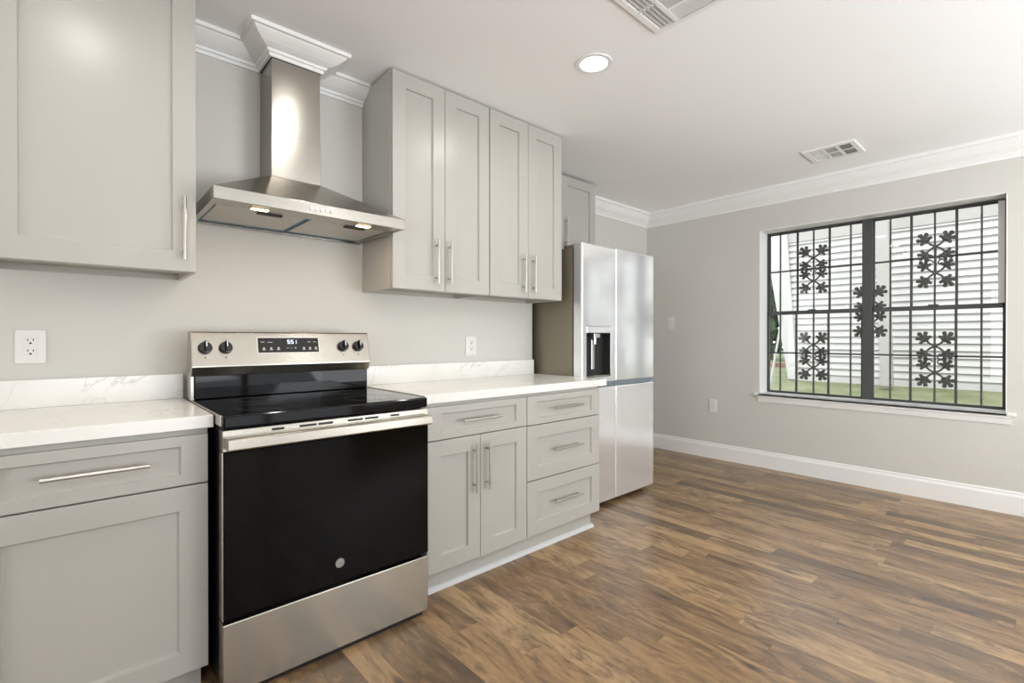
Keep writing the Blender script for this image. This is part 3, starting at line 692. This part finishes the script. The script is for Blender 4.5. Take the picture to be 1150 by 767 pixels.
# ------------------------------------------------------------------ outside the window
XG = 4.85
gr = thing('security_grille', XG, 1.5, 0.6, 'dark iron window grille with thin bars and five scroll ornaments, outside the window', 'grille')
for d_ in (0.801, 1.078, 1.359, 1.631, 1.906, 2.167):
    MB().box(XG - 0.006, XG + 0.006, d_ - 0.006, d_ + 0.006, 0.60, 2.22).build('bar', M['iron'], gr)
MB().box(XG - 0.006, XG + 0.006, 0.62, 2.42, 0.60, 0.62).box(XG - 0.006, XG + 0.006, 0.62, 2.42, 2.20, 2.22).box(XG - 0.006, XG + 0.006, 0.62, 0.64, 0.60, 2.22).box(XG - 0.006, XG + 0.006, 2.40, 2.42, 0.60, 2.22).build('border_frame', M['iron'], gr)
def scroll(dc, zc, w=0.205, h=0.42):
    m = MB(); hw, q = w / 2, h / 4
    def P(u, v): return (XG - 0.012, dc + u, zc + v)
    def strip(pts, r):
        for a, b in zip(pts[:-1], pts[1:]): m.cyl(P(*a), P(*b), r, 8)
    def blob(u, v, r):
        m.cyl((XG - 0.018, dc + u, zc + v), (XG - 0.006, dc + u, zc + v), r, 12)
    for sv in (-1, 1):
        zc0 = sv * q * 0.98
        for su in (-1, 1):
            for tv in (-1, 1):
                # stem from the centre of each half to a leaf in each corner
                strip([(0, zc0), (su * hw * 0.28, zc0 + tv * q * 0.16), (su * hw * 0.56, zc0 + tv * q * 0.46)], 0.0075)
                lu, lv = su * hw * 0.60, zc0 + tv * q * 0.52
                big = (tv == sv)
                for ang, ln, rr in ((2, 0.42, 0.017), (50, 0.46, 0.019), (98, 0.42, 0.017), (-52, 0.34, 0.014), (152, 0.34, 0.014)):
                    a = math.radians(ang); k = ln * hw * (1.0 if big else 0.88)
                    e = (lu + su * k * math.cos(a), lv + tv * k * math.sin(a) * 1.05)
                    m.cyl(P(lu, lv), P(*e), 0.019 if big else 0.015, 8, 0.010); blob(e[0], e[1], rr * (0.85 if big else 0.75))
                blob(lu, lv, 0.027 if big else 0.020)
        # curl towards the middle
        for su in (-1, 1):
            c0 = (su * hw * 0.34, zc0 - sv * q * 0.78)
            pts = [(c0[0] + 0.020 * math.cos(t), c0[1] + 0.020 * math.sin(t)) for t in [k * math.pi / 5 for k in range(9)]]
            strip(pts, 0.005)
    m.cyl(P(0, -h / 2 * 0.55), P(0, h / 2 * 0.55), 0.006, 8)
    return m.build('scroll_ornament', M['iron'], gr)
for dc, zc in ((1.078, 1.789), (1.912, 1.776), (1.496, 1.394), (1.078, 1.010), (1.909, 1.007)): scroll(dc, zc)

lw = MB()
def gz(x): return 0.47 - (9.0 - x) * 0.12 if x < 9 else 0.47 + (x - 9) * 0.012
xs_ = [4.95, 6, 7, 8, 9, 11, 14, 18, 26]
vv = [(x, d, gz(x)) for x in xs_ for d in (-14, -6, -2, 0, 2, 5, 12)]
ff = [(a * 7 + b, a * 7 + b + 1, (a + 1) * 7 + b + 1, (a + 1) * 7 + b) for a in range(len(xs_) - 1) for b in range(6)]
struct(lw.add(vv, ff).build('ground', M['lawn']))

hs = thing('neighbouring_house', 9.0, 1.2, 0.45, 'white clapboard outbuilding with porch posts beyond the lawn', 'house')
sdm = MB(); zc = 0.478; n = 23; st = (2.86 - zc) / n
prof = []
for k in range(n):
    prof += [(9.0 - 0.040, zc + k * st), (9.0 - 0.004, zc + (k + 1) * st - 0.004), (9.0 - 0.003, zc + (k + 1) * st)]
prof += [(9.15, 2.86), (9.15, zc)]
sdm.prism(prof, 'd', -0.50, 8.6)
sdm.build('siding', M['siding'], hs)
MB().box(8.955, 9.14, -0.44, 8.6, 0.40, 0.545).build('skirt_board', M['siding'], hs)
MB().prism([(-0.86, 2.99), (-0.50, 2.99), (-0.345, 0.478), (-0.475, 0.478)], 'x', 8.915, 8.952).build('slanted_corner_board', M['siding'], hs)
MB().prism([(0.80, 2.85), (0.945, 2.85), (1.00, 0.49), (0.862, 0.49)], 'x', 8.56, 8.68).build('post', M['soffit'], hs)
MB().box(8.953, 9.16, -0.80, 8.8, 2.79, 3.04).build('frieze_board', M['soffit'], hs, 0.01)
MB().prism([(8.93, 3.041), (8.93, 3.10), (11.5, 4.3), (11.5, 4.24)], 'd', -0.95, 8.8).build('roof', M['roofing'], hs)
MB().box(8.93, 9.02, 8.4, 8.62, 0.42, 2.86).build('corner_board', M['siding'], hs)

tag(MB().cyl((8.0, -0.445, gz(8.0) - 0.01), (8.0, -0.255, 1.52), 0.016, 12).build('leaning_pole', M['siding'], None, smooth=True), 'thin white pole leaning on the lawn at the left edge of the window view', 'pole')
be = MB()
for k in range(20):
    be.box(12.0, 12.12, -3.2 + k * 0.21, -3.2 + k * 0.21 + 0.2, 0.48, 0.60)
tag(be.build('brick_edging', M['brick'], None, 0.005), 'low reddish brick edging across the back of the lawn', 'edging')
def tree(x, d, h, r, label, n=420):
    z = gz(x)
    t = thing('tree', x, d, z, label, 'tree')
    MB().cyl((x, d, z - 0.02), (x + 0.1, d, z + h * 0.7), 0.12, 12, 0.05).build('trunk', M['bark'], t, smooth=True)
    m = MB()
    for k in range(n):
        a, b, rr = random.uniform(0, 2 * math.pi), random.uniform(-1, 1), r * random.random() ** 0.4
        c_ = Vector((x + rr * math.cos(a) * math.sqrt(1 - b * b), d + rr * math.sin(a) * math.sqrt(1 - b * b), z + h * 0.52 + rr * b * h * 0.46 / r))
        u = Vector((random.uniform(-1, 1), random.uniform(-1, 1), random.uniform(-1, 1))).normalized(); w = u.orthogonal().normalized()
        s = random.uniform(0.10, 0.22)
        m.add([tuple(c_ - u * s), tuple(c_ + w * s * 0.5), tuple(c_ + u * s), tuple(c_ - w * s * 0.5)], [(0, 1, 2, 3)])
    m.build('foliage', M['leaf'], t)
tree(15.0, -3.0, 3.6, 1.5, 'green leafy tree behind the lawn, at the left edge of the window', 1500)
tree(20.5, -5.8, 4.4, 1.7, 'taller green tree farther back, left of the clapboard outbuilding', 600)

# repeated things share a group
GROUPS = dict(wall_cabinet='wall cabinets along the kitchen wall', base_cabinet='base cabinets under the countertops', countertop='marbled countertops',
              ceiling_light='recessed ceiling lights', ceiling_vent='ceiling registers', wall_outlet='white wall outlets', tree='trees behind the lawn')
for o in COL.objects:
    k = o.name.split('.')[0]
    if o.parent is None and k in GROUPS and 'category' in o: o['group'] = GROUPS[k]
